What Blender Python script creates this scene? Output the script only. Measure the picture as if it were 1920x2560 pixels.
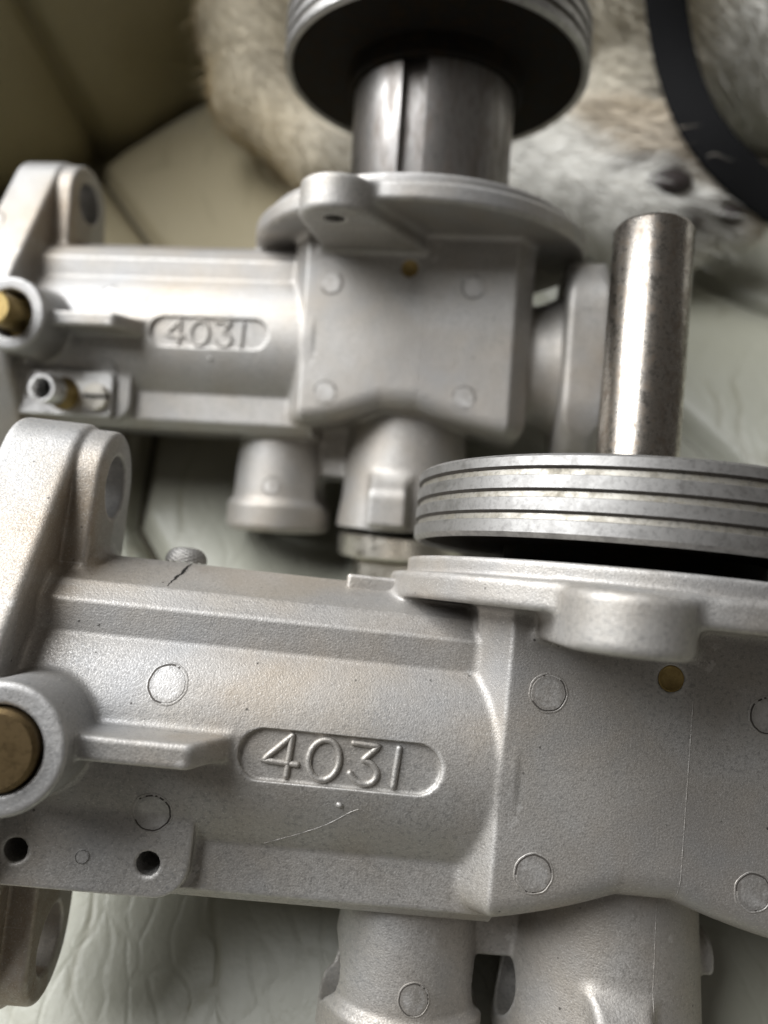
import bpy, math, random
import numpy as np
from mathutils import Matrix, Vector

for o in list(bpy.data.objects):
    bpy.data.objects.remove(o)
SC = bpy.context.scene
COL = SC.collection
rng = np.random.default_rng(7)
random.seed(7)

# ------------------------------------------------------------------ camera
TH = math.radians(35.0)
CAM_H = 0.229
cam = bpy.data.cameras.new('camera')
camo = bpy.data.objects.new('camera', cam)
COL.objects.link(camo)
camo.location = (0, 0, CAM_H)
camo.rotation_euler = (TH, 0, 0)
cam.sensor_fit = 'VERTICAL'
cam.sensor_height = 34.6
cam.lens = 26.0
cam.clip_start = 0.01
cam.clip_end = 50.0
cam.dof.use_dof = True
cam.dof.focus_distance = 0.150
cam.dof.aperture_fstop = 8.2
cam.dof.aperture_blades = 0
SC.camera = camo

# ------------------------------------------------------------------ light
world = bpy.data.worlds.new('World')
SC.world = world
world.use_nodes = True
bg = world.node_tree.nodes['Background']
bg.inputs[0].default_value = (1.0, 0.94, 0.87, 1)
bg.inputs[1].default_value = 0.10


def area_light(name, loc, target, sx, sy, power, color):
    l = bpy.data.lights.new(name, 'AREA')
    l.shape = 'RECTANGLE'
    l.size, l.size_y = sx, sy
    l.energy = power
    l.color = color
    o = bpy.data.objects.new(name, l)
    COL.objects.link(o)
    o.location = loc
    d = Vector(target) - Vector(loc)
    o.rotation_euler = d.to_track_quat('-Z', 'Y').to_euler()
    return o


area_light('window_light', (-0.98, 0.62, 1.22), (0.0, 0.2, 0.05), 1.3, 1.4, 59.0, (0.965, 0.98, 1.0))
SC.view_settings.view_transform = 'Standard'
SC.view_settings.look = 'None'
SC.view_settings.exposure = 0.0
SC.view_settings.gamma = 1.0
SC.view_settings.use_curve_mapping = False
SC.render.engine = 'CYCLES'
SC.cycles.use_denoising = True
SC.cycles.use_adaptive_sampling = True
SC.cycles.adaptive_threshold = 0.02
SC.cycles.max_bounces = 5
SC.cycles.diffuse_bounces = 3
SC.cycles.glossy_bounces = 3
SC.cycles.caustics_reflective = False
SC.cycles.caustics_refractive = False

# ------------------------------------------------------------------ helpers
MM = 0.001


def tag(o, label=None, cat=None, group=None, kind=None):
    if label: o['label'] = label
    if cat: o['category'] = cat
    if group: o['group'] = group
    if kind: o['kind'] = kind
    return o


def empty(name, mat=None):
    o = bpy.data.objects.new(name, None)
    o.empty_display_size = 0.01
    COL.objects.link(o)
    if mat is not None: o.matrix_world = mat
    return o


def link(name, me, parent=None, loc=None):
    o = bpy.data.objects.new(name, me)
    COL.objects.link(o)
    if parent is not None: o.parent = parent
    if loc is not None: o.location = loc
    return o


def mesh(name, v, f, mats, smooth=True, fm=None, scale=MM):
    me = bpy.data.meshes.new(name)
    v = np.asarray(v, dtype=np.float64) * scale
    if isinstance(f, np.ndarray):
        n = f.shape[1]
        me.vertices.add(len(v)); me.vertices.foreach_set('co', v.ravel())
        me.loops.add(f.size); me.loops.foreach_set('vertex_index', f.astype(np.int32).ravel())
        me.polygons.add(len(f))
        me.polygons.foreach_set('loop_start', np.arange(0, f.size, n, dtype=np.int32))
        me.update(calc_edges=True)
    else:
        me.from_pydata([tuple(p) for p in v], [], f)
    for m in (mats if isinstance(mats, (list, tuple)) else [mats]):
        me.materials.append(m)
    if fm is not None: me.polygons.foreach_set('material_index', np.asarray(fm, dtype=np.int32))
    me.polygons.foreach_set('use_smooth', np.full(len(me.polygons), bool(smooth)))
    me.validate()
    me.update()
    return me


def autosmooth(me, deg=35):
    """mark sharp edges so that turned parts keep crisp corners"""
    import bmesh
    bm = bmesh.new(); bm.from_mesh(me)
    for e in bm.edges:
        if len(e.link_faces) == 2 and e.calc_face_angle(0) > math.radians(deg):
            e.smooth = False
    bm.to_mesh(me); bm.free()
    return me


def lathe(name, prof, mats, seg=96, axis='y', fm=None, closed=False):
    """prof: list of (r, h); r = 0 ends become a fan-like thin ring"""
    prof = [(max(r, 0.0005), h) for r, h in prof]
    a = np.linspace(0, 2 * np.pi, seg, endpoint=False)
    v = []
    for r, h in prof:
        for t in a:
            if axis == 'y': v.append((r * math.sin(t), h, r * math.cos(t)))
            else: v.append((r * math.cos(t), r * math.sin(t), h))
    f, fmi = [], []
    n = len(prof)
    for i in range(n - 1 + (1 if closed else 0)):
        j = (i + 1) % n
        for k in range(seg):
            q = (k + 1) % seg
            f.append((i * seg + k, i * seg + q, j * seg + q, j * seg + k))
            if fm: fmi.append(fm[i])
    me = mesh(name, v, f, mats, True, fmi if fm else None)
    return autosmooth(me)


def tube(name, pts, rad, mat, seg=8, flat=1.0, up=(0, 0, 1)):
    """swept round stroke with hemispherical ends"""
    pts = np.asarray(pts, float)
    t = np.gradient(pts, axis=0)
    t /= np.linalg.norm(t, axis=1)[:, None] + 1e-9
    P, R = [], []
    for s in (0.1, 0.5, 0.85):
        P.append(pts[0] - t[0] * rad * (1 - s)); R.append(rad * math.sqrt(max(0, 1 - (1 - s) ** 2)))
    rr = np.full(len(pts), rad)
    P += list(pts); R += list(rr)
    for s in (0.85, 0.5, 0.1):
        P.append(pts[-1] + t[-1] * rad * (1 - s)); R.append(rad * math.sqrt(max(0, 1 - (1 - s) ** 2)))
    T = np.vstack([[t[0]] * 3, t, [t[-1]] * 3])
    up = np.asarray(up, float)
    v, f = [], []
    for p, r, tt in zip(P, R, T):
        s = np.cross(tt, up); s /= np.linalg.norm(s) + 1e-9
        u = np.cross(s, tt)
        for k in range(seg):
            a = 2 * math.pi * k / seg
            v.append(p + s * r * math.cos(a) + u * r * flat * math.sin(a))
    n = len(P)
    for i in range(n - 1):
        for k in range(seg):
            q = (k + 1) % seg
            f.append((i * seg + k, i * seg + q, (i + 1) * seg + q, (i + 1) * seg + k))
    f.append(tuple(range(seg))[::-1]); f.append(tuple((n - 1) * seg + k for k in range(seg)))
    return mesh(name, v, f, mat)


# ---- signed distance modelling (numpy surface nets)
def sdf_mesh(fn, lo, hi, h, newton=2):
    B = 8
    lo = np.asarray(lo, float); hi = np.asarray(hi, float)
    nb = np.ceil((hi - lo) / (h * B)).astype(int)
    I = np.stack(np.meshgrid(*[np.arange(k) for k in nb], indexing='ij'), -1).reshape(-1, 3)
    ctr = lo + (I + 0.5) * (h * B)
    d = fn(ctr[:, 0], ctr[:, 1], ctr[:, 2])
    I = I[np.abs(d) < h * B * 0.9 + 1.0]
    g = np.stack(np.meshgrid(*[np.arange(B + 1)] * 3, indexing='ij'), -1).reshape(-1, 3)
    N = (nb * B + 4).astype(np.int64)
    key = lambda c: ((c[..., 0] + 1) * N[1] + (c[..., 1] + 1)) * N[2] + (c[..., 2] + 1)
    vk, vp, eq = [], [], []
    corner = np.array([[i, j, k] for i in (0, 1) for j in (0, 1) for k in (0, 1)])
    edges = [(a, b) for a in range(8) for b in range(a + 1, 8) if np.abs(corner[a] - corner[b]).sum() == 1]
    for s in range(0, len(I), 600):
        blk = I[s:s + 600] * B
        G = blk[:, None, :] + g[None]
        p = (lo + G.reshape(-1, 3) * h).astype(np.float32)
        val = fn(p[:, 0], p[:, 1], p[:, 2]).reshape(-1, B + 1, B + 1, B + 1)
        cs = np.stack([val[:, c[0]:c[0] + B, c[1]:c[1] + B, c[2]:c[2] + B] for c in corner], -1)
        neg = (cs < 0).sum(-1)
        w = np.argwhere((neg > 0) & (neg < 8))
        if len(w):
            cv = cs[w[:, 0], w[:, 1], w[:, 2], w[:, 3]]
            acc = np.zeros((len(w), 3)); cnt = np.zeros(len(w))
            for a, b in edges:
                m = (cv[:, a] < 0) != (cv[:, b] < 0)
                t = np.where(m, cv[:, a] / np.where(m, cv[:, a] - cv[:, b], 1), 0)
                acc += np.where(m[:, None], corner[a] + t[:, None] * (corner[b] - corner[a]), 0)
                cnt += m
            cell = blk[w[:, 0]] + w[:, 1:]
            vk.append(key(cell)); vp.append(lo + (cell + acc / cnt[:, None]) * h)
        inner = val[:, :B, :B, :B] < 0
        for ax in range(3):
            sl = [slice(None)] + [slice(0, B)] * 3
            sl[ax + 1] = slice(1, B + 1)
            nxt = val[tuple(sl)] < 0
            e = np.argwhere(inner != nxt)
            if not len(e): continue
            flip = inner[e[:, 0], e[:, 1], e[:, 2], e[:, 3]]
            c = blk[e[:, 0]] + e[:, 1:]
            u, v = (ax + 1) % 3, (ax + 2) % 3
            du = np.eye(3, dtype=int)[u]; dv = np.eye(3, dtype=int)[v]
            q = np.stack([key(c), key(c - du), key(c - du - dv), key(c - dv)], -1)
            q[~flip] = q[~flip][:, ::-1]
            eq.append(q)
    vk = np.concatenate(vk); vp = np.concatenate(vp); eq = np.concatenate(eq)
    o = np.argsort(vk); vk = vk[o]; vp = vp[o]
    idx = np.searchsorted(vk, eq); idx = np.clip(idx, 0, len(vk) - 1)
    ok = (vk[idx] == eq).all(1)
    f = idx[ok]
    for _ in range(newton):
        vp = snap(fn, vp, 0.45 * h)
    return vp, f


def grad(fn, p, e=0.02):
    x, y, z = p[:, 0], p[:, 1], p[:, 2]
    return np.stack([fn(x + e, y, z) - fn(x - e, y, z), fn(x, y + e, z) - fn(x, y - e, z), fn(x, y, z + e) - fn(x, y, z - e)], -1) / (2 * e)


def snap(fn, p, lim=1e9):
    d = fn(p[:, 0], p[:, 1], p[:, 2]); g = grad(fn, p)
    s = d / np.maximum((g * g).sum(1), 0.2)
    return p - g * np.clip(s, -lim, lim)[:, None]


def smin(a, b, k):
    h = np.maximum(k - np.abs(a - b), 0) / k
    return np.minimum(a, b) - h * h * k * 0.25


def smax(a, b, k):
    return -smin(-a, -b, k)


def box(x, y, z, lo, hi, r=0.0):
    c = [(a + b) / 2 for a, b in zip(lo, hi)]; s = [(b - a) / 2 - r for a, b in zip(lo, hi)]
    qx, qy, qz = np.abs(x - c[0]) - s[0], np.abs(y - c[1]) - s[1], np.abs(z - c[2]) - s[2]
    return np.sqrt(np.maximum(qx, 0) ** 2 + np.maximum(qy, 0) ** 2 + np.maximum(qz, 0) ** 2) + np.minimum(np.maximum(qx, np.maximum(qy, qz)), 0) - r


def cyl(a, b, t, ca, cb, R, t0, t1, r=0.0):
    """round cylinder along t, circle (ca, cb)"""
    dr = np.hypot(a - ca, b - cb) - R + r
    dt = np.abs(t - (t0 + t1) / 2) - (t1 - t0) / 2 + r
    return np.minimum(np.maximum(dr, dt), 0) + np.hypot(np.maximum(dr, 0), np.maximum(dt, 0)) - r


def uneven(a, b, p0, r0, p1, r1):
    """2D hull of two circles"""
    p0 = np.asarray(p0, float); p1 = np.asarray(p1, float)
    d = p1 - p0; L = np.hypot(*d); d /= L
    px, py = a - p0[0], b - p0[1]
    yy = px * d[0] + py * d[1]; xx = np.abs(-px * d[1] + py * d[0])
    bb = (r0 - r1) / L; aa = math.sqrt(1 - bb * bb)
    k = -bb * xx + aa * yy
    return np.where(k < 0, np.hypot(xx, yy) - r0, np.where(k > aa * L, np.hypot(xx, yy - L) - r1, xx * aa + yy * bb - r0))


def rcone(x, y, z, A, B, r0, r1):
    A = np.asarray(A, float); B = np.asarray(B, float); d = B - A; L2 = d @ d
    t = np.clip(((x - A[0]) * d[0] + (y - A[1]) * d[1] + (z - A[2]) * d[2]) / L2, 0, 1)
    return np.sqrt((x - A[0] - t * d[0]) ** 2 + (y - A[1] - t * d[1]) ** 2 + (z - A[2] - t * d[2]) ** 2) - (r0 + (r1 - r0) * t)


# ------------------------------------------------------------------ materials
class NT:
    def __init__(s, name):
        s.m = bpy.data.materials.new(name); s.m.use_nodes = True
        s.t = s.m.node_tree; s.b = s.t.nodes['Principled BSDF']
        s.co = s.t.nodes.new('ShaderNodeTexCoord').outputs['Object']

    def n(s, ty, **kw):
        nd = s.t.nodes.new('ShaderNode' + ty)
        for k, v in kw.items():
            if k in nd.inputs: s.set(nd.inputs[k], v)
            else: setattr(nd, k, v)
        return nd

    def set(s, inp, v):
        if isinstance(v, bpy.types.NodeSocket): s.t.links.new(v, inp)
        else: inp.default_value = v

    def noise(s, scale, detail=4, rough=0.55, vec=None, dist=0.0):
        nd = s.n('TexNoise', Scale=scale, Detail=detail, Roughness=rough, Distortion=dist)
        s.t.links.new(vec or s.co, nd.inputs['Vector']); return nd.outputs['Fac']

    def ramp(s, fac, stops):
        nd = s.n('ValToRGB'); e = nd.color_ramp.elements
        while len(e) < len(stops): e.new(0.5)
        for k, (p, c) in enumerate(stops):
            e[k].position = p
            e[k].color = (c, c, c, 1) if isinstance(c, (int, float)) else (*c, 1)
        s.t.links.new(fac, nd.inputs['Fac']); return nd.outputs['Color']

    def mix(s, fac, a, b, mode='MIX'):
        nd = s.n('Mix', data_type='RGBA', blend_type=mode)
        s.set(nd.inputs[0], fac)
        for i, v in ((6, a), (7, b)):
            s.set(nd.inputs[i], (*v, 1) if isinstance(v, tuple) and len(v) == 3 else v)
        return nd.outputs[2]

    def math(s, op, a, b=0.0):
        nd = s.n('Math', operation=op); s.set(nd.inputs[0], a); s.set(nd.inputs[1], b); return nd.outputs[0]

    def bump(s, h, strength, dist, normal=None):
        nd = s.n('Bump', Strength=strength, Distance=dist, Height=h)
        if normal: s.t.links.new(normal, nd.inputs['Normal'])
        return nd.outputs[0]

    def out(s, **kw):
        for k, v in kw.items():
            s.set(s.b.inputs[k.replace('_', ' ')], (*v, 1) if isinstance(v, tuple) and len(v) == 3 else v)
        return s.m


def cast_metal(name, base=(0.60, 0.585, 0.56), rough=0.46, stain=0.55):
    s = NT(name)
    big = s.noise(38, 3, 0.6)
    fine = s.noise(1100, 2, 0.7)
    grain = s.noise(2600, 1, 0.6)
    col = s.mix(s.ramp(big, [(0.35, 0.0), (0.68, 1.0)]), base, tuple(c * k for c, k in zip(base, (0.82, 0.79, 0.74))))
    col = s.mix(s.ramp(fine, [(0.30, 0.7), (0.50, 0.0)]), col, tuple(c * 0.55 for c in base))
    st = s.math('MULTIPLY', s.ramp(s.noise(26, 4, 0.62), [(0.58, 0.0), (0.75, 1.0)]), stain)
    col = s.mix(st, col, (0.27, 0.20, 0.12))
    oil = s.n('Attribute', attribute_name='oil').outputs['Fac']
    oil = s.math('MULTIPLY', oil, s.ramp(s.noise(300, 4, 0.6), [(0.3, 0.55), (0.6, 1.0)]))
    col = s.mix(s.math('MULTIPLY', oil, 0.75), col, (0.30, 0.205, 0.11))
    mp = s.n('Mapping'); s.t.links.new(s.co, mp.inputs['Vector'])
    mp.inputs['Rotation'].default_value = (0.2, 0.1, 0.62); mp.inputs['Scale'].default_value = (0.025, 1.0, 0.4)
    scr = s.math('MULTIPLY', s.ramp(s.noise(1300, 1, 0.5, mp.outputs[0]), [(0.69, 0.0), (0.76, 1.0)]), s.ramp(s.noise(55, 2), [(0.48, 0.0), (0.62, 0.4)]))
    col = s.mix(scr, col, tuple(min(1, c * 1.35) for c in base))
    tint = s.noise(14, 4, 0.65)
    col = s.mix(s.ramp(tint, [(0.42, 0.0), (0.66, 0.7)]), col, tuple(c * k for c, k in zip(base, (0.86, 0.76, 0.64))))
    col = s.mix(s.ramp(s.noise(21, 3, 0.6), [(0.48, 0.0), (0.68, 0.65)]), col, tuple(c * k for c, k in zip(base, (0.72, 0.75, 0.80))))
    pores = s.n('TexVoronoi', Scale=260.0, Randomness=1.0)
    s.t.links.new(s.co, pores.inputs['Vector'])
    pit = s.ramp(pores.outputs['Distance'], [(0.045, 1.0), (0.09, 0.0)])
    pit = s.math('MULTIPLY', pit, s.ramp(s.noise(70, 2), [(0.47, 0.0), (0.58, 1.0)]))
    col = s.mix(s.math('MULTIPLY', pit, 0.8), col, (0.05, 0.045, 0.04))
    worn = s.ramp(s.n('NewGeometry').outputs['Pointiness'], [(0.508, 0.0), (0.55, 0.5)])
    worn = s.math('MULTIPLY', worn, s.ramp(s.noise(240, 2, 0.6), [(0.36, 0.1), (0.58, 1.0)]))
    col = s.mix(worn, col, tuple(min(1, c * 1.42) for c in base))
    col = s.mix(s.ramp(s.noise(2900, 0, 0.5), [(0.66, 0.0), (0.76, 0.30)]), col, tuple(min(1, c * 1.5) for c in base))
    rg = s.n('MapRange'); s.t.links.new(grain, rg.inputs[0])
    rg.inputs[1].default_value = 0.3; rg.inputs[2].default_value = 0.7
    rg.inputs[3].default_value = rough - 0.12; rg.inputs[4].default_value = rough + 0.12
    b1 = s.bump(s.noise(380, 2, 0.6), 0.28, 0.00022)
    b3 = s.bump(grain, 0.6, 0.00010, b1)
    return s.out(Base_Color=col, Metallic=0.72, Roughness=rg.outputs[0], Normal=b3)


def smooth_metal(name, base, rough, mott=0.35, dark=(0.12, 0.10, 0.085), stretch=(1, 1, 1), metallic=1.0, spec=0.5):
    s = NT(name)
    mp = s.n('Mapping'); s.t.links.new(s.co, mp.inputs['Vector']); mp.inputs['Scale'].default_value = stretch
    v = mp.outputs['Vector']
    a = s.noise(260, 4, 0.7, v)
    b = s.noise(900, 2, 0.6, v)
    f = s.math('MULTIPLY', s.ramp(a, [(0.44, 0.0), (0.66, 1.0)]), mott)
    col = s.mix(f, base, dark)
    col = s.mix(s.math('MULTIPLY', s.ramp(b, [(0.36, 1.0), (0.46, 0.0)]), mott * 0.8), col, tuple(c * 0.45 for c in base))
    rg = s.n('MapRange'); s.t.links.new(a, rg.inputs[0])
    rg.inputs[1].default_value = 0.3; rg.inputs[2].default_value = 0.7
    rg.inputs[3].default_value = max(0.05, rough - 0.08); rg.inputs[4].default_value = rough + 0.16
    return s.out(Base_Color=col, Metallic=metallic, Roughness=rg.outputs[0], Normal=s.bump(b, 0.25, 0.00006), Specular_IOR_Level=spec)


M_CAST = cast_metal('cast_aluminium', (0.555, 0.542, 0.522), 0.59)
M_SCAR = cast_metal('bright_cast_edge', (0.74, 0.72, 0.69), 0.38, 0.2)
M_MARK = cast_metal('pin_mark_finish', (0.53, 0.52, 0.505), 0.55, 0.3)
M_GROOVE = smooth_metal('dark_groove', (0.10, 0.09, 0.08), 0.6, 0.5, metallic=0.2)  # near-black tone for mark rings and upper groove walls
M_BROWN = smooth_metal('oil_stained_aluminium', (0.52, 0.44, 0.33), 0.42, 0.6, (0.16, 0.10, 0.05), metallic=0.9)
M_RIM = smooth_metal('piston_rim_metal', (0.44, 0.43, 0.415), 0.46, 0.38, (0.20, 0.19, 0.18), (1.2, 1.2, 1.2), 0.95)
M_RIMG = smooth_metal('piston_groove_floor', (0.36, 0.34, 0.30), 0.5, 0.6, (0.15, 0.13, 0.09), metallic=0.8)
M_STEEL = smooth_metal('worn_steel', (0.42, 0.39, 0.35), 0.25, 0.8, (0.20, 0.155, 0.115), (1.6, 1.2, 1.6))
M_SLIDE = smooth_metal('slide_metal', (0.36, 0.345, 0.33), 0.40, 0.55, (0.13, 0.095, 0.07), (1, 0.25, 1))
M_BRASS = smooth_metal('dull_brass', (0.42, 0.31, 0.13), 0.42, 0.5, (0.16, 0.105, 0.045))
M_DULL = smooth_metal('tarnished_brass', (0.19, 0.135, 0.068), 0.5, 0.5, (0.10, 0.07, 0.04))
M_NUT = smooth_metal('nickel_nut', (0.74, 0.70, 0.62), 0.30, 0.12)
M_PLATE = smooth_metal('bright_plate', (0.78, 0.77, 0.75), 0.30, 0.06)
M_BLACK = smooth_metal('soot_shade_black', (0.018, 0.016, 0.014), 0.7, 0.4, (0.05, 0.03, 0.012), metallic=0.0, spec=0.08)
M_HOLE = NT('dark_hole').out(Base_Color=(0.01, 0.008, 0.006), Roughness=0.8)


def leather(name, base, crack, crk=0.3, warm_shade=False):
    s = NT(name)
    warp = s.n('TexNoise', Scale=14.0, Detail=3.0)
    s.t.links.new(s.co, warp.inputs['Vector'])
    wv = s.n('VectorMath', operation='MULTIPLY_ADD')
    s.t.links.new(warp.outputs['Color'], wv.inputs[0]); wv.inputs[1].default_value = (0.035, 0.035, 0.035)
    s.t.links.new(s.co, wv.inputs[2])
    mp = s.n('Mapping'); s.t.links.new(wv.outputs[0], mp.inputs['Vector'])
    mp.inputs['Rotation'].default_value = (0, 0, 0.5); mp.inputs['Scale'].default_value = (1.0, 0.38, 1.0)
    vo = s.n('TexVoronoi', Scale=34.0, feature='DISTANCE_TO_EDGE'); s.t.links.new(mp.outputs[0], vo.inputs['Vector'])
    vo2 = s.n('TexVoronoi', Scale=120.0, feature='DISTANCE_TO_EDGE'); s.t.links.new(mp.outputs[0], vo2.inputs['Vector'])
    c1 = s.ramp(vo.outputs['Distance'], [(0.0, 1.0), (0.05, 0.0)])
    c1 = s.math('MULTIPLY', c1, s.ramp(s.noise(22, 3), [(0.45, 0.0), (0.62, 1.0)]))
    blot = s.noise(9, 5, 0.6)
    col = s.mix(s.ramp(blot, [(0.35, 0.0), (0.7, 0.6)]), base, tuple(c * k for c, k in zip(base, (0.86, 0.84, 0.72))))
    if warm_shade:  # warm bounce and shade by the backrest crease, painted into the leather
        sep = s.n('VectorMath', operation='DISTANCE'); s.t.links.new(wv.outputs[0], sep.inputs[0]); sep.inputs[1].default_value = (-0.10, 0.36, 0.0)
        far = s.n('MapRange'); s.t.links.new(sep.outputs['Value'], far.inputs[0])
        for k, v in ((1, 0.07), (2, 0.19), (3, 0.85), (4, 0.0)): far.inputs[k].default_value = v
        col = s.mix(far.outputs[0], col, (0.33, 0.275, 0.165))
    col = s.mix(s.math('MULTIPLY', c1, crk), col, crack)
    b1 = s.bump(s.noise(95, 4, 0.65, mp.outputs[0]), 0.38, 0.0011)
    b2 = s.bump(s.ramp(vo2.outputs['Distance'], [(0.0, 0.0), (0.10, 1.0)]), 0.26, 0.0005, b1)
    b3 = s.bump(c1, 0.6 * crk, -0.0009, b2)
    b4 = s.bump(s.noise(650, 2, 0.6), 0.4, 0.0003, b3)
    return s.out(Base_Color=col, Roughness=0.42, Normal=b4)


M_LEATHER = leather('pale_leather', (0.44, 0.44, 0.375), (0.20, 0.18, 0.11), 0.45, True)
M_BACK = leather('shaded_backrest_leather', (0.33, 0.295, 0.18), (0.12, 0.10, 0.05), 0.03)  # seat leather made darker and browner; shade and warm bounce in the colour

# ------------------------------------------------------------------ sofa
CREASE_A = np.array([-0.1986, 0.3667]); CREASE_B = np.array([-0.1056, 0.4586])
CD = (CREASE_B - CREASE_A) / np.linalg.norm(CREASE_B - CREASE_A)
CN = np.array([CD[1], -CD[0]])                       # towards the seat
SEAMS = [np.array(s) for s in (
    [(-0.160, 0.401), (-0.1065, 0.3165), (-0.094, 0.230), (-0.0927, 0.1616), (-0.077, 0.138), (-0.03, 0.08)],
    [(0.05, 0.42), (0.105, 0.335), (0.157, 0.2957), (0.1736, 0.2794), (0.30, 0.20)],
    [(0.06, 0.30), (0.1198, 0.2067), (0.1351, 0.1809), (0.22, 0.06)])]


def poly_dist(px, py, pl):
    d = np.full(px.shape, 1e9)
    for a, b in zip(pl[:-1], pl[1:]):
        v = b - a; t = np.clip(((px - a[0]) * v[0] + (py - a[1]) * v[1]) / (v @ v), 0, 1)
        d = np.minimum(d, np.hypot(px - a[0] - t * v[0], py - a[1] - t * v[1]))
    return d


def seat_z(px, py):
    z = 0.0035 * np.sin(px * 21 + 1.3) * np.cos(py * 17 + 0.4) + 0.0015 * np.sin(px * 55 + py * 31)
    z += 0.012 * np.exp(-(((px - 0.06) / 0.10) ** 2 + ((py - 0.02) / 0.05) ** 2))     # pushed up round the front body
    z -= 0.010 * np.exp(-(((px - 0.0) / 0.10) ** 2 + ((py - 0.16) / 0.06) ** 2))      # sags under the rear body
    for sm in SEAMS:
        d = poly_dist(px, py, sm)
        z -= 0.0095 * np.exp(-(d / 0.0034) ** 2) + 0.004 * np.exp(-(d / 0.014) ** 2)
    e = (px - CREASE_A[0]) * CN[0] + (py - CREASE_A[1]) * CN[1]                       # distance from the backrest crease
    z -= 0.012 * np.exp(-np.maximum(e, 0) / 0.006) + np.where(e < 0, 0.01, 0)
    return z


def grid_mesh(name, fn, u0, u1, v0, v1, nu, nv, mat):
    u = np.linspace(u0, u1, nu); v = np.linspace(v0, v1, nv)
    U, V = np.meshgrid(u, v, indexing='ij')
    X, Y, Z = fn(U, V)
    i = np.arange(nu * nv).reshape(nu, nv)
    f = np.stack([i[:-1, :-1], i[1:, :-1], i[1:, 1:], i[:-1, 1:]], -1).reshape(-1, 4)
    return mesh(name, np.stack([X, Y, Z], -1).reshape(-1, 3), f, mat, True, scale=1.0)


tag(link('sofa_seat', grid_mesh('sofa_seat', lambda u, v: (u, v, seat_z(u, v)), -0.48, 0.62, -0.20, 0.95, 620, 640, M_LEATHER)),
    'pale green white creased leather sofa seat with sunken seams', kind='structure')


SEAT = bpy.data.objects['sofa_seat']
M_THREAD = NT('seam_thread').out(Base_Color=(0.06, 0.05, 0.03), Roughness=0.8)  # dark brown thread laid along the seam grooves
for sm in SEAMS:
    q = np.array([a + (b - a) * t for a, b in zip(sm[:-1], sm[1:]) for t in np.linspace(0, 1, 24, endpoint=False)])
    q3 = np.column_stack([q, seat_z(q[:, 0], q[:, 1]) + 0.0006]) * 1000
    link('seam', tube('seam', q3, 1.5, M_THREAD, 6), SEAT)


def back_pt(s, t):
    bulge = 0.026 * (1 - np.exp(-np.maximum(t + 0.02, 0) / 0.03)) + 0.003 * np.sin(s * 30 + t * 18)
    s0 = 0.060 - 0.16 * t
    d = np.abs(s - s0)
    bulge = bulge - 0.010 * np.exp(-(d / 0.004) ** 2) - 0.008 * np.exp(-(d / 0.018) ** 2)
    e = bulge - np.maximum(t, -0.02) * 0.22 - 0.012
    return CREASE_A[0] + CD[0] * s + CN[0] * e, CREASE_A[1] + CD[1] * s + CN[1] * e, t


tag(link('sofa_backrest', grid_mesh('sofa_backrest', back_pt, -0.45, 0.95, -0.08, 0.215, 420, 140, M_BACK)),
    'shade-darkened olive leather sofa backrest with one vertical seam', kind='structure')

# ------------------------------------------------------------------ the casting
XC, ZC, YB = -4.3, -28.0, -3.7     # piston axis x, axis depth, barrel axis height (mm)


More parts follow.
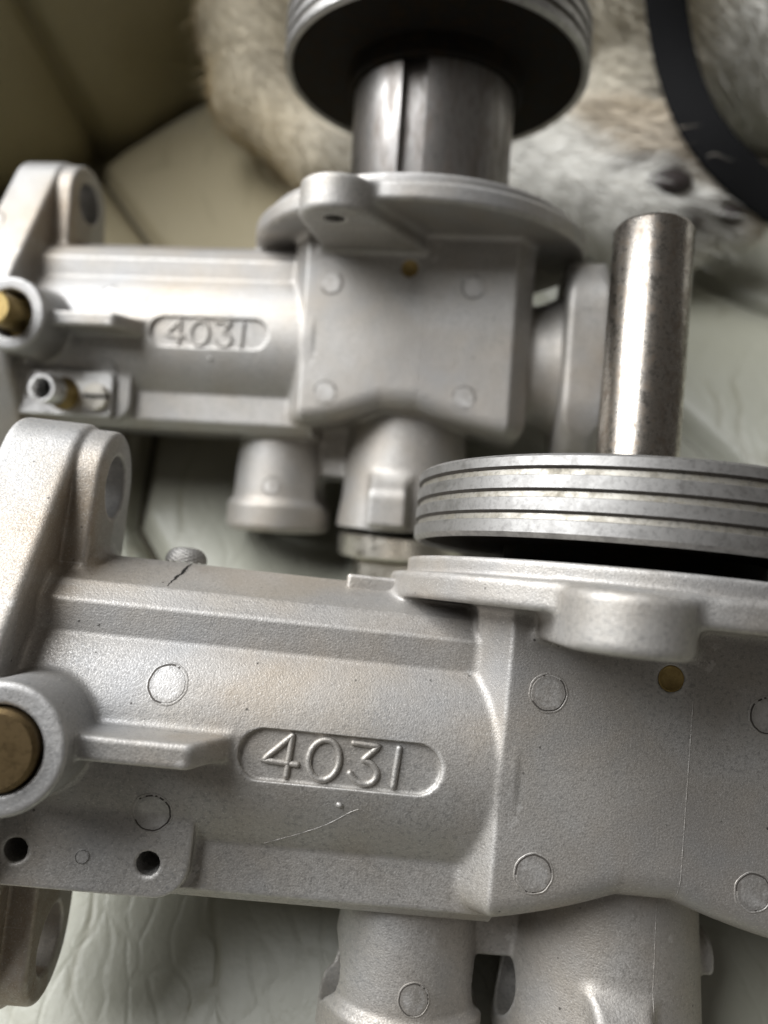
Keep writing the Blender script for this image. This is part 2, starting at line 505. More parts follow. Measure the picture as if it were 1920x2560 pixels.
def f_cast(x, y, z):
    # barrel: half round on a chamfered bar
    bar = np.maximum.reduce([
        z + 7, -z - 49,
        0.667 * (y - 21.4) + 0.745 * (z + 7.0) * 1.0,
        0.927 * (y - 25.4) + 0.375 * (z + 10.6), 0.927 * (y - 25.4) - 0.375 * (z + 45.4),
        y - 31.0, -y - 34.2, -0.80 * (y + 31.6) + 0.60 * (z + 7)])
    bar = np.maximum(bar, np.maximum(-x - 142, x + 34)) 
    rnd = cyl(y, z, x, YB, ZC, 28.0, -142, -34)
    d = smin(bar, rnd, 0.35)
    # block with slanted sides and a notched lower edge
    chev = np.maximum(-23.4 - np.maximum(np.maximum((-11.5 - x) * 0.345, (x + 0.2) * 0.345), 0), -80)
    blk = smax(np.abs(x - XC) - 38.2, np.abs(z - ZC) - 28.0, 1.2)
    side = 0.81 * (np.abs(x - XC) - 32.6) + 0.587 * z
    blk = smax(blk, side, 0.35)
    blk = smax(blk, y - 31, 1.0)
    blk = smax(blk, (chev - 1.2 - y) * 0.945, 6.5)
    blk = smax(blk, -y - 34.2, 9.0)
    d = smin(d, blk, 1.1)
    # lower tubes
    ct = np.maximum(np.hypot(x - XC, z - ZC) - (20.2 + (-y - 35) * 0.09), np.maximum(y + 5, -y - 63))
    lt_r = np.hypot(x + 48.2, z - ZC)
    lt = np.maximum(lt_r - (14.6 + np.maximum(-y - 36, 0) * 0.09), np.maximum(y + 10, -y - 64))
    ring = cyl(x, z, y, -48.2, ZC, 17.9, -66.5, -55.4, 2.6)
    lt = smin(lt, ring, 1.0)
    tubes = smin(ct, lt, 0.8)
    web = box(x, y, z, (-40, -52.0, -34), (-18, -28, -24), 1.5)
    tubes = smin(tubes, web, 1.2)
    # lug on the centre tube
    lug = box(x, y, z, (-13, -61.5, -22), (-1.2, -45.0, -0.5), 1.0)
    lug = smax(lug, 0.80 * (y + 47.5) + 0.60 * (z + 4.5), 2.0)
    tubes = smin(tubes, lug, 3.0)
    bs = cyl(y, z, x, -45, -30, 6.5, 10, 20.5, 1.5)
    tubes = smin(tubes, bs, 2.0)
    d = smin(d, tubes, 1.6)
    # top flange, lip, ear
    fl = cyl(x, z, y, XC, ZC, 55.6, 29.0, 34.6, 1.3)
    lip = cyl(x, z, y, XC, ZC, 51.9, 33, 38.2, 0.8)
    ear2 = uneven(x, z, (-14.5, -8), 17.0, (-23.6, 24.5), 10.5)
    ear = smax(ear2, np.abs(y - 28.6) - 5.1, 2.0)
    top = smin(smin(fl, lip, 0.8), ear, 2.2)
    d = smin(d, top, 2.4)
    # left mounting flange with two lugs
    h2 = np.minimum(uneven(y, z, (-3, -28), 38.0, (46.5, -28), 13.6), uneven(y, z, (-3, -28), 38.0, (-52.5, -28), 13.6))
    lf = smax(h2, np.abs(x + 138.75) - 8.25, 2.2)
    for yc in (46.5, -52.5):
        b2 = uneven(y, z, (yc, -28), 12.6, (yc * 0.5, -28), 13.6)
        lf = smin(lf, smax(b2, np.abs(x + 133) - 8.0, 1.4), 0.5)
    # right mounting flange and neck
    nk = np.maximum(np.hypot(y + 5, z - ZC) - (19.5 + 3 * np.exp(-((x - 44) / 5.0) ** 2)), np.maximum(10 - x, x - 50))
    rf = box(x, y, z, (44.0, -38, -54), (57.5, 27, -1.5), 2.2)
    rf = smax(rf, (np.abs(y + 5) + np.abs(z - ZC) - 47) * 0.707, 5.0)
    d = smin(d, smin(nk, rf, 1.6), 2.0)
    d = smin(d, lf, 2.4)
    # screw boss, rib, pad
    bo = cyl(x, y, z, -125.0, -3.4, 11.2, -20, 16.0, 0.9)
    rib = box(x, y, z, (-118, -5.2, -10), (-88, -0.7, 11.0), 0.9)
    rib = smax(rib, 0.90 * (x + 93.5) + 0.43 * (z - 10.0), 1.5)
    d = smin(d, smin(bo, rib, 1.0), 1.6)
    pr = np.hypot(np.maximum(np.abs(x + 114.2) - 13.7, 0), np.maximum(np.abs(y + 23) - 3.2, 0)) - 6.5
    pad = smax(pr, np.maximum(z + 3.6, -z - 16), 0.6)
    d = smin(d, pad, 0.7)
    # cuts
    d = np.maximum(d, -np.maximum(np.hypot(x - XC, z - ZC) - 27.4, 26.5 - y))
    d = np.maximum(d, -np.maximum(np.hypot(np.maximum(np.abs(x + 67.7) - 14.6, 0), y + 3.6) - 4.85, -1.35 - z))
    for yc in (46.5, -52.5):
        d = smax(d, -(np.hypot(y - yc, z + 28) - 7.1), 0.6)
    d = smax(d, -np.maximum(np.hypot(x + 125.0, y + 3.4) - 7.4, 2 - z), 0.5)
    for hx, hy in ((-126.6, -26.1), (-101.8, -26.4)):
        d = np.maximum(d, -np.maximum(np.hypot(x - hx, y - hy) - 2.25, -14 - z))
    d = np.maximum(d, -np.maximum(np.hypot(x + 4.6, y - 18.6) - 2.65, -3.0 - z))
    d = np.maximum(d, -np.maximum(np.hypot(x + 23.6, z - 26.5) - 2.9, np.maximum(18 - y, y - 31.0)))
    d = np.maximum(d, -np.maximum(lt_r - 11.5, y + 50))
    d = np.maximum(d, -np.maximum(np.hypot(y - YB, z - ZC) - 23.0, x + 30 - 0.0))
    return d


cv, cf = sdf_mesh(f_cast, (-160, -76, -88), (62, 64, 38), 0.5)
ME_CAST = mesh('casting', cv, cf, M_CAST)
_st = np.exp(-np.maximum(np.abs(cv[:, 0] + 127.0) - 4.0, 0) / 1.6) * np.clip((np.abs(cv[:, 1] + 3) - 27) / 4, 0, 1) * (cv[:, 2] > -30) * np.clip(1.25 - (cv[:, 1] - 34) / 22, 0, 1)
_st = np.maximum(_st * 0.8, 0.35 * np.exp(-((cv[:, 0] + 128) / 6.0) ** 2) * (cv[:, 1] < 24) * (cv[:, 1] > -12) * (cv[:, 2] < 2))
_at = ME_CAST.attributes.new('oil', 'FLOAT', 'POINT'); _at.data.foreach_set('value', _st.astype(np.float32))

# numerals and raised marks (mm, in the casting's own axes)
FLOOR = -1.35


def on_surf(pts, z0=None):
    p = np.array([(a[0], a[1], a[2] if len(a) > 2 else (z0 if z0 is not None else 2.0)) for a in pts], float)
    for _ in range(8):
        # slide along z only
        d = f_cast(p[:, 0], p[:, 1], p[:, 2]); p[:, 2] -= np.clip(d, -3, 3)
    return p


def ring_mark(name, c, r, mat, fn_z):
    """slightly proud round ejector-pin mark with a rim: disc grid draped on the surface"""
    v, f = [], []
    seg, prof = 48, [(0.0, 0.15), (0.5, 0.15), (0.85, 0.15), (0.875, 0.15), (0.89, 0.03), (0.955, 0.03), (0.975, 0.12), (1.03, 0.09), (1.07, -0.10)]
    P = []
    ph = rng.uniform(0, 6.28)
    dark_arc = (np.sin(np.arange(seg) * 2 * math.pi / seg - ph) + 0.5 * np.sin(np.arange(seg) * 6 * math.pi / seg + 2 * ph) + rng.normal(0, 0.25, seg)) > -0.35  # irregular arcs of the ring that take the dark groove material
    jit = 1 + 0.012 * np.sin(np.arange(seg) * 0.9 + c[0]) + rng.normal(0, 0.006, seg)
    for q, dz in prof:
        for k in range(seg):
            a = 2 * math.pi * k / seg
            P.append((c[0] + r * q * jit[k] * math.cos(a), c[1] + r * q * jit[k] * math.sin(a), 4.0))
    P = np.array(P)
    P[:, 2] = fn_z(P[:, 0], P[:, 1])
    for i, (q, dz) in enumerate(prof):
        P[i * seg:(i + 1) * seg, 2] += dz
    fm = []
    for i in range(len(prof) - 1):
        for k in range(seg):
            f.append((i * seg + k, i * seg + (k + 1) % seg, (i + 1) * seg + (k + 1) % seg, (i + 1) * seg + k))
            fm.append((1 if dark_arc[k] else 0) if i in (3, 4) else (2 if i < 3 else 0))
    return autosmooth(mesh(name, P, f, [mat, M_GROOVE, M_MARK], True, fm), 25)


def surf_z(x, y, start=6.0):
    z = np.full(x.shape, float(start))
    for _ in range(40):
        z -= np.clip(f_cast(x, y, z), -1.5, 1.5)
    return z


def bez(p, n=10):
    p = np.asarray(p, float)
    out = []
    for i in range(len(p) - 1):
        p0, p1, p2, p3 = p[max(i - 1, 0)], p[i], p[i + 1], p[min(i + 2, len(p) - 1)]
        for t in np.linspace(0, 1, n, endpoint=False):
            out.append(0.5 * ((2 * p1) + (-p0 + p2) * t + (2 * p0 - 5 * p1 + 4 * p2 - p3) * t * t + (-p0 + 3 * p1 - 3 * p2 + p3) * t ** 3))
    out.append(p[-1]); return np.array(out)


def dens(p, n=6):
    p = np.asarray(p, float)
    return np.vstack([p[i] + (p[i + 1] - p[i]) * t for i in range(len(p) - 1) for t in np.linspace(0, 1, n, endpoint=False)] + [p[-1]])


def floor3(p): return np.column_stack([p, np.full(len(p), FLOOR + 0.12)])


RS = 0.62
zero = np.array([(-70.85 + 2.95 * math.cos(a) + 0.12 * math.sin(a), -3.6 + 3.75 * math.sin(a)) for a in np.linspace(0.3, 2 * math.pi + 0.3, 40)])
four_a = dens([(-77.4, 0.3), (-82.4, -4.7), (-75.9, -5.0)], 8); four_b = dens([(-77.4, 0.3), (-77.7, -7.3)], 8)
three = np.vstack([dens([(-65.5, 0.1), (-60.7, -0.1), (-63.4, -2.9)], 8)[:-1], bez([(-63.4, -2.9), (-61.6, -3.6), (-60.5, -5.1), (-61.0, -6.7), (-62.6, -7.4), (-64.4, -6.9), (-65.7, -5.6)])])
one = dens([(-56.7, -0.1), (-57.1, -7.3)], 8)


def joined(name, mes):
    import bmesh
    bm = bmesh.new()
    for m in mes: bm.from_mesh(m)
    me = bpy.data.meshes.new(name); bm.to_mesh(me); bm.free()
    me.materials.append(mes[0].materials[0])
    return me


ME_NUM = [joined('numeral', [tube('s', floor3(four_a), RS, M_CAST, 10), tube('s', floor3(four_b), RS, M_CAST, 10)]),
          tube('numeral', floor3(zero), RS, M_CAST, 10), tube('numeral', floor3(three), RS, M_CAST, 10), tube('numeral', floor3(one), RS, M_CAST, 10)]

MARKS = [(-28.9, 13.4, 3.75), (-28.8, -20.6, 3.75), (15.2, 13.4, 3.75), (14.4, -20.3, 3.75), (-102.4, 7.4, 3.8), (-102.2, -16.8, 3.8), (-114.1, -26.2, 1.35), (-47.4, -51.0, 3.2), (-146.0, 31.0, 4.6)]
ME_MARK = [ring_mark('ejector_mark', (a, b), r, M_CAST, surf_z) for a, b, r in MARKS]


def ridge(name, xy, rad, mat=None, flat=0.6, n=12):
    p = dens(np.asarray(xy, float), n)
    z = surf_z(p[:, 0], p[:, 1]) + rad * 0.35 * np.sin(np.arange(len(p)) * 0.7) * np.sin(np.arange(len(p)) * 0.23 + 1)
    return tube(name, np.column_stack([p, z - rad * 0.15]), rad, mat or M_CAST, 6, flat)


ME_PART = ridge('parting_line', [(0.1, 24.5), (0.0, 0.0), (-0.1, -23.2)], 0.12, n=60)
ME_PART2 = ridge('parting_line', [(-0.5, -27), (-0.6, -38), (-0.8, -49)], 0.12, n=40)
ME_SCR = ridge('raised_scar', bez([(-63.2, -12.2), (-64.8, -13.0), (-69.0, -16.0), (-74.0, -18.6), (-80.5, -21.6)], 8), 0.15, n=2)
ME_DOT = ridge('raised_scar', [(-67.2, -11.6), (-66.8, -11.7)], 0.55, flat=0.9, n=3)
ME_BPIN = lathe('brass_pin', [(0, 0.0), (0.8, 0.02), (1.7, 0.12), (2.1, 0.3), (2.35, 0.5), (2.6, 0.5), (2.6, -1.5)], M_BRASS, 32, 'z')
ME_PLUG_IN = lathe('brass_plug', [(0, 17.6), (6.2, 17.6), (6.9, 16.9), (7.0, 14.0), (7.15, -2)], M_DULL, 48, 'z')


def hexprism(name, R, z0, z1, mat, ch=0.8, axis='z'):
    v, f = [], []
    for r, h in ((R - ch, z0), (R, z0 + ch), (R, z1 - ch), (R - ch * 1.2, z1)):
        for k in range(6):
            a = math.pi / 3 * k + 0.3
            v.append((r * math.cos(a), r * math.sin(a), h) if axis == 'z' else (r * math.sin(a), h, r * math.cos(a)))
    for i in range(3):
        for k in range(6):
            q = (k + 1) % 6
            f.append((i * 6 + k, i * 6 + q, i * 6 + 6 + q, i * 6 + 6 + k))
    f.append(tuple(range(5, -1, -1))); f.append(tuple(range(18, 24)))
    return mesh(name, v, f, mat, False)


ME_PLUG_HEX = lathe('brass_screw', [(0, 23.6), (4.6, 23.6), (5.2, 22.9), (5.2, 8.0), (7.0, 7.6), (7.1, -2)], M_BRASS, 12, 'z')
ME_WASH = lathe('jet_washer', [(6, -65.0), (21.0, -65.0), (21.8, -65.7), (21.8, -71.8), (21.0, -72.6), (6, -72.6)], M_NUT, 72)
ME_JET = hexprism('jet_nut', 18.0, -88.0, -73.4, M_NUT, 1.0, 'y')
ME_JETB = lathe('jet_bearing', [(19.0, -61.0), (19.0, -65.4), (5, -65.4)], M_BLACK, 48)


def cover_plate():
    # bent steel plate with a spigot and a slotted screw
    lo, hi = (-136.0, -32.0), (-99.2, -17.6)
    pts = []
    for cx, cy, a0 in ((hi[0] - 2, hi[1] - 2, 0), (lo[0] + 2, hi[1] - 2, 90), (lo[0] + 2, lo[1] + 2, 180), (hi[0] - 2, lo[1] + 2, 270)):
        for k in range(7):
            a = math.radians(a0 + 15 * k); pts.append((cx + 2 * math.cos(a), cy + 2 * math.sin(a)))
    n = len(pts); v = [(x, y, -3.3) for x, y in pts] + [(x, y, -1.6) for x, y in pts] + [((x + 117.6) * 0.985 - 117.6, (y + 24.8) * 0.97 - 24.8, -1.3) for x, y in pts]
    f = [tuple(range(n))[::-1], tuple(range(2 * n, 3 * n))]
    for i in (0, 1):
        for k in range(n):
            q = (k + 1) % n
            f.append((i * n + k, i * n + q, (i + 1) * n + q, (i + 1) * n + k))
    return autosmooth(mesh('cover_plate', v, f, M_PLATE))


ME_PLATE_ = cover_plate()
ME_SPIG = lathe('spigot', [(3.2, -1.5), (3.2, 12.6), (3.45, 13.0), (4.3, 13.0), (4.6, 12.5), (4.6, 6.0), (4.6, 1.0), (5.6, -0.5), (5.6, -1.4)], [M_PLATE, M_BRASS], 48, 'z', fm=[0, 0, 0, 0, 0, 1, 1, 0])
ME_SPHOLE = lathe('spigot_bore', [(0, 1.0), (3.25, 1.0)], M_HOLE, 24, 'z')


def slotted(name, r, h):
    v, f = [], []
    # head as two half discs with a slot between them
    for sgn in (1, -1):
        base = len(v); seg = 18; pts = []
        a0 = math.asin(0.14)
        for k in range(seg + 1):
            a = a0 + (math.pi - 2 * a0) * k / seg
            pts.append((r * math.cos(a), sgn * r * math.sin(a)))
        if sgn < 0: pts = pts[::-1]
        n = len(pts)
        v += [(x, y, 0) for x, y in pts] + [(x, y, h * 0.75) for x, y in pts] + [(x * 0.9, y * 0.9 + sgn * 0.02 * r, h) for x, y in pts]
        f.append(tuple(base + 2 * n + k for k in range(n)))
        for i in (0, 1):
            for k in range(n):
                q = (k + 1) % n
                f.append((base + i * n + k, base + i * n + q, base + (i + 1) * n + q, base + (i + 1) * n + k))
    return autosmooth(mesh(name, v, f, M_NUT))


ME_SCREW = slotted('screw', 4.4, 2.6)
ME_FLOORSLOT = lathe('screw_slot_floor', [(0, 0.8), (4.2, 0.8)], M_HOLE, 24, 'z')


def knurl():
    v, f = [], []
    nu, nv = 60, 26
    for i in range(nv):
        ph = math.pi * 0.5 * i / (nv - 1) * 1.0
        for k in range(nu):
            a = 2 * math.pi * k / nu
            b = 0.22 * (1 if (i // 2 + k // 2) % 2 else -1)
            r = 4.6 + b
            y = 3.4 * math.sin(ph) if ph < 1.3 else 3.4 * math.sin(ph)
            v.append((r * math.cos(ph) ** 0.6 * math.cos(a) if ph < math.pi / 2 - 1e-3 else 0, y + b * 0.5 + 0.0, r * max(math.cos(ph), 0) ** 0.6 * math.sin(a)))
    for i in range(nv - 1):
        for k in range(nu):
            q = (k + 1) % nu
            f.append((i * nu + k, (i + 1) * nu + k, (i + 1) * nu + q, i * nu + q))
    return mesh('knurled_cap', v, f, M_CAST)


ME_KNURL = knurl()
tv, tf = sdf_mesh(lambda x, y, z: box(x, y, z, (-70, 26, -36), (-58.5, 32.6, -21), 0.4), (-72, 24, -38), (-56, 35, -18), 0.5)
ME_TAB = mesh('machined_tab', tv, tf, M_CAST)


def crack():
    P, f = [], []
    zz = np.linspace(-25.0, -11.5, 22)
    for k, z0 in enumerate(zz):
        xc = -106.6 - 0.16 * (z0 + 14) + random.uniform(-0.25, 0.25)
        w = (0.15 + 0.75 * math.sin(math.pi * min(1, (k + 1) / 20)) * random.uniform(0.5, 1.1))
        for sx in (-w / 2, 0, w / 2):
            P.append((xc + sx, 34.0, z0))
    P = np.array(P)
    for _ in range(30):
        P[:, 1] -= np.clip(f_cast(P[:, 0], P[:, 1], P[:, 2]), -1.5, 1.5)
    P[:, 1] += 0.06; P[:, 2] += 0.03
    for k in range(len(zz) - 1):
        for q in (0, 1):
            f.append((3 * k + q, 3 * k + q + 1, 3 * k + 4 + q, 3 * k + 3 + q))
    return mesh('crack', P, f, M_HOLE)


ME_CRACK = crack()


def Rm(rows, t):
    m = Matrix(rows).to_4x4(); m.translation = Vector(t) * MM
    cm = Matrix.Translation((0, 0, CAM_H)) @ Matrix.Rotation(TH, 4, 'X')
    return cm @ m


POSE_F = Rm([[0.992, 0.1083, 0.0602], [-0.1132, 0.9886, 0.0954], [-0.0488, -0.1009, 0.9937]], (59.25, -51.81, -150.0))
POSE_R = Rm([[0.9913, 0.064, -0.1152], [-0.0659, 0.9977, -0.0128], [0.1141, 0.0202, 0.9933]], (11.33, 56.26, -236.96))


def place(name, me, root, loc=(0, 0, 0)):
    return link(name, me, root, Vector(loc) * MM)


def carburettor(pose, label, rear):
    root = empty('carburettor', pose)
    tag(root, label, 'carburettor', 'two matching carburettor bodies')
    c = place('casting', ME_CAST, root)
    for me in ME_NUM: place('numeral', me, c)
    for me in ME_MARK: place('ejector_mark', me, c)
    for me in (ME_PART, ME_PART2): place('parting_line', me, c)
    if not rear: place('raised_scar', ME_SCR, c)
    place('raised_scar', ME_DOT, c)
    place('brass_pin', ME_BPIN, root, (-4.6, 18.6, -0.72))
    place('jet_bearing', ME_JETB, root, (XC, 0, ZC)); place('jet_washer', ME_WASH, root, (XC, 0, ZC)); place('jet_nut', ME_JET, root, (XC, 0, ZC))
    if rear:
        place('brass_screw', ME_PLUG_HEX, root, (-125.0, -3.4, 0))
        p = place('cover_plate', ME_PLATE_, root)
        s = place('spigot', ME_SPIG, p, (-115.8, -25.2, -1.0)); place('spigot_bore', ME_SPHOLE, p, (-115.8, -25.2, -1.0))
        place('screw', ME_SCREW, p, (-104.2, -25.8, -1.4)); place('screw_slot_floor', ME_FLOORSLOT, p, (-104.2, -25.8, -1.4))
    else:
        place('brass_plug', ME_PLUG_IN, root, (-125.0, -3.4, 0))
        place('knurled_cap', ME_KNURL, root, (-108.0, 31.2, -33))
        place('machined_tab', ME_TAB, root)
        place('crack', ME_CRACK, c)
    return root


carburettor(POSE_F, 'nearest grey cast aluminium carburettor body with crisp raised 4031, lying in front', False)
carburettor(POSE_R, 'blurred grey cast aluminium carburettor body behind, with spigot plate and brass screw', True)

# ------------------------------------------------------------------ pistons
prof, fm = [(29.0, 1.0), (48.6, 1.0), (49.6, 0.0), (50.3, 0.0), (51.2, 0.9)], [0, 0, 0, 0]
y = 0.9
for k in range(3):
    prof += [(51.2, y + 2.4), (50.75, y + 2.55), (50.5, y + 3.65), (51.2, y + 4.2)]; fm += [0, 0, 1, 2]
    y += 4.2
prof += [(51.2, 15.3), (50.7, 15.8), (9.0, 15.8)]; fm += [0, 0, 0]
ME_DISC = lathe('disc', prof, [M_RIM, M_RIMG, M_GROOVE], 160, fm=fm)
ME_UNDER = lathe('disc_underside', [(27.0, 0.85), (49.0, 0.85)], M_BLACK, 120)
ME_SHADE_RING = lathe('shade_ring', [(29.4, 0.9), (29.4, -5.0), (28.6, -5.8), (26.0, -5.8)], M_BLACK, 96)  # black ring added to paint the disc's shade on the slide top
ME_ROD = lathe('rod', [(9.65, 14.0), (9.65, 81.6), (9.0, 82.6), (6.4, 82.8), (6.2, 78.0), (0, 77.0)], M_STEEL, 64)


def slide():
    """hollow sliding cylinder with a keyway down its front"""
    seg = 120; prof = []
    hw = 4.2 / 27.5
    for k in range(seg):
        a = 2 * math.pi * k / seg
        prof.append((27.1, a))
    ang = [(-0.16 + hw + (2 * math.pi - 2 * hw) * k / seg) for k in range(seg + 1)]
    outer = [(27.1 * math.sin(a), 27.1 * math.cos(a)) for a in ang]
    a0, a1 = ang[-1], ang[0]
    inn = [(23.2 * math.sin(a0), 23.2 * math.cos(a0)), (23.2 * math.sin(a1), 23.2 * math.cos(a1))]
    ring = outer + inn
    n = len(ring); v = []
    for yy in (0.5, -58, -59.2): 
        s = 1 if yy > -59 else 0.97
        v += [(x * s, yy, z * s) for x, z in ring]
    f = []
    for i in (0, 1):
        for k in range(n):
            q = (k + 1) % n
            f.append((i * n + k, (i + 1) * n + k, (i + 1) * n + q, i * n + q))
    f.append(tuple(range(2 * n, 3 * n)))
    return autosmooth(mesh('slide', v, f, M_SLIDE))


ME_SLIDE = slide()


def piston(pose, y0, label, dx=0.0):
    m = pose @ Matrix.Translation(Vector((XC + dx, y0, ZC)) * MM)
    root = empty('carburettor_piston', m)
    tag(root, label, 'piston', 'two ribbed carburettor pistons')
    d = place('disc', ME_DISC, root); place('disc_underside', ME_UNDER, d)
    place('shade_ring', ME_SHADE_RING, root); place('rod', ME_ROD, root); place('slide', ME_SLIDE, root)


piston(POSE_F, 42.4, 'ribbed metal piston seated low in the nearest body, its worn steel rod upright')
piston(POSE_R, 89.5, 'ribbed metal piston raised out of the rear body, black underside and slotted slide showing', 1.5)

# ------------------------------------------------------------------ dog
CHAIN = [  # (A, B, rA, rB) in mm, world axes
    ((-30, 480, 66), (-62, 425, 50), 44, 30), ((-62, 425, 50), (-60, 384, 38), 30, 22), ((-60, 384, 38), (-28, 352, 28), 22, 20),
    ((-28, 352, 28), (55, 345, 22), 20, 20), ((55, 345, 22), (115, 308, 21), 20, 22), ((115, 308, 21), (128, 301, 19), 22, 18)]
BODY = [((0, 500, 66), (120, 462, 78), 66, 80), ((120, 462, 78), (260, 425, 85), 80, 88), ((260, 425, 85), (330, 340, 85), 88, 70)]
PAW = [((150, 410, 56), (94, 350, 40), 22, 15), ((94, 350, 40), (121, 334, 41), 15, 14), ((121, 334, 41), (126, 314, 34), 10, 9),
       ((126, 313, 33), (123, 309, 33), 13, 13), ((135, 333, 36), (138, 304, 34), 7, 7), ((150, 307, 28), (155, 300, 24), 12, 11)]


def f_dog(x, y, z):
    d = None
    for A, B, r0, r1 in BODY:
        c = rcone(x, y, z, A, B, r0, r1); d = c if d is None else smin(d, c, 40)
    leg = None
    for A, B, r0, r1 in CHAIN:
        c = rcone(x, y, z, A, B, r0, r1); leg = c if leg is None else smin(leg, c, 8)
    d = smin(d, leg, 22)
    pw = None
    for A, B, r0, r1 in PAW:
        c = rcone(x, y, z, A, B, r0, r1); pw = c if pw is None else smin(pw, c, 3)
    return smin(d, pw, 12)


dv, df = sdf_mesh(f_dog, (-150, 230, -10), (430, 660, 190), 4.0)


def dog_col(p, r):
    x, yy, z = p[:, 0], p[:, 1], p[:, 2]
    white = np.array([0.85, 0.83, 0.77]); tan = np.array([0.74, 0.65, 0.48]); grey = np.array([0.26, 0.22, 0.17])
    t = np.clip((20 - x) / 70, 0, 1)
    c = white + (tan - white) * t[:, None]
    belly_shade = np.clip((z - 44) / 14, 0, 1) * np.clip((yy - 322) / 15, 0, 1) * np.clip((152 - x) / 18, 0, 1)  # olive shading of the trunk, painted into the fur colour
    c = c + (np.array([0.54, 0.48, 0.36]) - c) * (belly_shade * 0.8)[:, None]
    n = np.sin(x * 0.09 + 1.3 * np.sin(yy * 0.05)) * np.sin(yy * 0.08 + z * 0.06)
    g = np.clip(n * 0.9 - 0.15, 0, 1) * (0.08 + 0.26 * (x < 30))
    c = c + (grey - c) * g[:, None]
    pawness = np.clip((z - 38 + 0.35 * (x - 100)) / 9, 0, 1) * np.clip((yy - 316 + 0.55 * (x - 100)) / 8, 0, 1) * np.clip((352 - yy) / 10, 0, 1) * (x > 80) * (x < 175)
    c = c + (np.array([0.50, 0.41, 0.29]) - c) * (pawness * 0.8)[:, None]
    for q, rr, am in (((121, 308.4, 48), 7, 1.0), ((108.6, 313.3, 45), 6.5, 0.95), ((129.4, 288.5, 33), 8, 1.0), ((147.5, 295, 33), 10, 0.75), ((99, 314, 43), 6, 0.5)):  # dark skin between toes, with the shade of the gaps painted in
        k = am * np.exp(-(((p - np.array(q)) / rr) ** 2).sum(1))
        c = c + (np.array([0.06, 0.045, 0.03]) - c) * k[:, None]
    return np.clip(c * (0.85 + 0.3 * r)[:, None], 0, 1)


def set_col(me, c):
    at = me.color_attributes.new('fur_colour', 'FLOAT_COLOR', 'POINT')
    at.data.foreach_set('color', np.column_stack([c, np.ones(len(c))]).astype(np.float32).ravel())


sF = NT('fur'); at = sF.n('VertexColor', layer_name='fur_colour')
M_FUR = sF.out(Base_Color=at.outputs['Color'], Roughness=0.65)
dog = empty('dog', Matrix.Translation((0.1, 0.45, 0.0)))
tag(dog, 'white and tan short haired dog lying on the sofa behind the metal parts', 'dog')
ME_DOG = mesh('body', dv, df, M_FUR); set_col(ME_DOG, dog_col(dv, np.full(len(dv), 0.3)))


def world_child(name, me, parent):
    o = link(name, me, parent); o.matrix_parent_inverse = parent.matrix_world.inverted(); return o


dogb = world_child('body', ME_DOG, dog)


def fur_mesh(n):
    a, b, c = dv[df[:, 0]], dv[df[:, 1]], dv[df[:, 2]]; d4 = dv[df[:, 3]]
    cen = (a + b + c + d4) / 4
    ok = (cen[:, 0] > -140) & (cen[:, 0] < 300) & (cen[:, 1] < 560)
    w = np.linalg.norm(np.cross(c - a, d4 - b), axis=1) * ok
    idx = rng.choice(len(df), n, p=w / w.sum())
    u, v = rng.random(n)[:, None], rng.random(n)[:, None]
    p = (a[idx] * (1 - u) + b[idx] * u) * (1 - v) + (d4[idx] * (1 - u) + c[idx] * u) * v
    keep = np.ones(len(p), bool)
    for q, r in PADS: keep &= (((p - np.array(q)) / (np.array(r) + 0.2)) ** 2).sum(1) > 1.0
    for q in STRAP_P[0]: keep &= ((p - q) ** 2).sum(1) > 9.5 ** 2
    p = p[keep]; n = len(p)
    g = grad(f_dog, p, 0.5); g /= np.linalg.norm(g, axis=1)[:, None] + 1e-9
    ph = 0.9 * np.sin(p[:, 0] * 0.021) + 0.5 * np.sin(p[:, 1] * 0.03)
    flow = np.column_stack([0.75 + 0.3 * np.sin(ph), -0.6 + 0.5 * np.cos(ph * 1.3), -0.35 + 0 * ph])
    flow += rng.normal(0, 0.11, flow.shape)
    flow -= g * (flow * g).sum(1)[:, None]
    flow /= np.linalg.norm(flow, axis=1)[:, None] + 1e-9
    L = rng.uniform(4.5, 10, n)[:, None]
    stray = rng.random(n)[:, None] < 0.05
    L = np.where(stray, L * 2.1, L)
    d1 = flow * 0.82 + g * np.where(stray, 1.0, 0.55); d2 = flow * 0.97 + g * 0.12
    p1 = p + d1 * L * 0.5; p2 = p1 + d2 * L * 0.5
    s = np.cross(flow, g); wd = rng.uniform(0.14, 0.24, n)[:, None]
    V = np.stack([p - s * wd, p + s * wd, p1 + s * wd * 0.8, p1 - s * wd * 0.8, p2], 1).reshape(-1, 3)
    i = np.arange(n)[:, None] * 5
    F = np.concatenate([i + np.array([[0, 1, 2]]), i + np.array([[0, 2, 3]]), i + np.array([[3, 2, 4]])])
    col = dog_col(p, rng.random(n))
    me = mesh('fur', V, F, M_FUR, False); set_col(me, np.repeat(col, 5, 0)); return me


def ellipsoid(name, c, r, mat, ax=None, nu=20, nv=12):
    v, f = [], []
    for i in range(nv + 1):
        ph = math.pi * i / nv
        for k in range(nu):
            a = 2 * math.pi * k / nu
            v.append(Vector((r[0] * math.sin(ph) * math.cos(a), r[1] * math.sin(ph) * math.sin(a), r[2] * math.cos(ph))))
    R = ax.to_matrix() if ax else Matrix.Identity(3)
    v = [tuple(R @ q + Vector(c)) for q in v]
    for i in range(nv):
        for k in range(nu):
            q = (k + 1) % nu
            f.append((i * nu + k, (i + 1) * nu + k, (i + 1) * nu + q, i * nu + q))
    return mesh(name, v, f, mat)


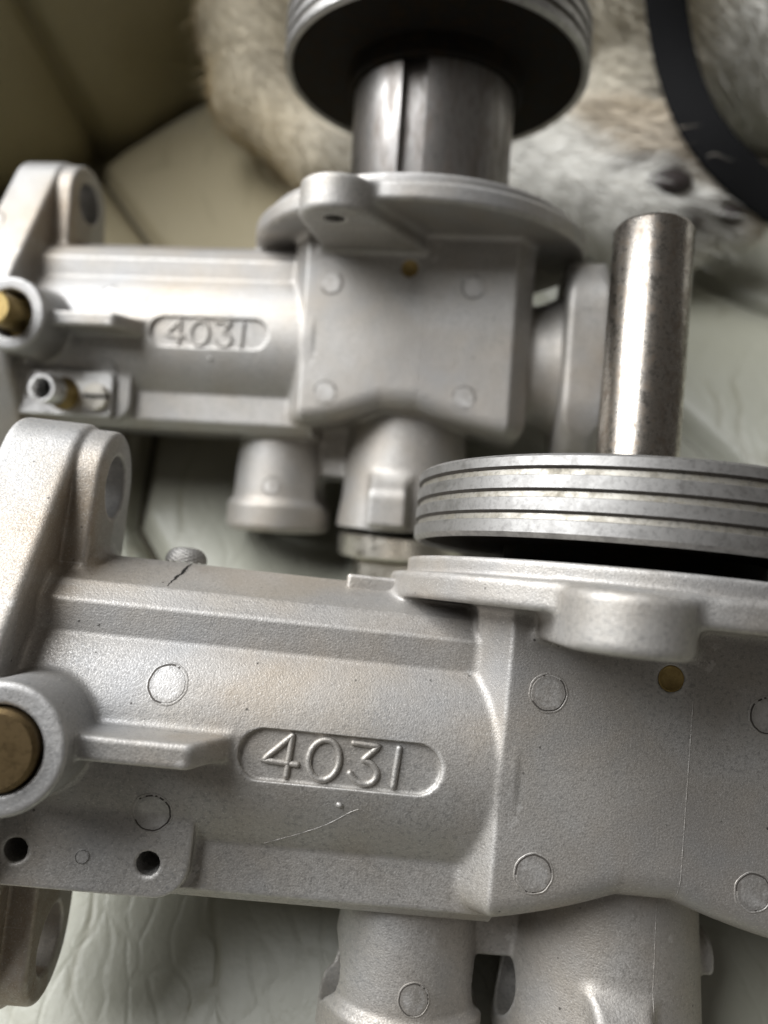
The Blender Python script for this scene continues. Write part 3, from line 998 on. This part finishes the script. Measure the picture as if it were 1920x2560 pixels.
sP = NT('paw_pad_skin')
M_PAD = sP.out(Base_Color=(0.035, 0.026, 0.024), Roughness=0.6, Normal=sP.bump(sP.noise(700, 3), 0.5, 0.0005))
PADS = (((120, 300, 43), (10, 7, 5)), ((148, 293, 33), (5, 4, 3)))
for c, r in PADS:
    world_child('paw_pad', ellipsoid('paw_pad', c, r, M_PAD), dog)

# strap lying over the dog
sS = NT('black_webbing')
wv = sS.n('TexWave', Scale=420.0, bands_direction='X'); sS.t.links.new(sS.co, wv.inputs['Vector'])
M_STRAP = sS.out(Base_Color=(0.006, 0.006, 0.0065), Roughness=0.8, Specular_IOR_Level=0.15, Normal=sS.bump(wv.outputs['Fac'], 0.5, 0.0004))


STRAP_P = []


def strap():
    P = bez([(105, 395, 135), (111, 371, 110), (116, 360, 92), (121, 350, 77), (126, 335, 66), (131, 317, 59), (142, 303, 51), (159, 294, 41), (180, 284, 33)], 12)
    k = np.ones(15) / 15
    for a in range(3): P[7:-7, a] = np.convolve(P[:, a], k, 'valid')
    t = np.gradient(P, axis=0); t /= np.linalg.norm(t, axis=1)[:, None]
    g = np.tile(np.array([-0.15, -0.72, 0.68]), (len(P), 1)); g = g - t * (g * t).sum(1)[:, None]; g /= np.linalg.norm(g, axis=1)[:, None]
    s = np.cross(t, g); W, T = 8.2, 1.6
    STRAP_P.append(P)
    v, f = [], []
    for p, ss, gg in zip(P, s, g):
        for a, b in ((-W, -0.3), (-W, T), (-W + 1, T + 0.5), (W - 1, T + 0.5), (W, T), (W, -0.3)):
            v.append(p + ss * a + gg * b)
    n = len(P)
    for i in range(n - 1):
        for k in range(6):
            q = (k + 1) % 6
            f.append((i * 6 + k, i * 6 + q, i * 6 + 6 + q, i * 6 + 6 + k))
    f.append(tuple(range(6))); f.append(tuple((n - 1) * 6 + k for k in range(5, -1, -1)))
    return mesh('dog_strap', v, f, M_STRAP)


tag(link('dog_strap', strap()), 'black webbing strap curving down over the white fur of the dog', 'strap')


fur = world_child('fur', fur_mesh(150000), dog); fur['kind'] = 'stuff'
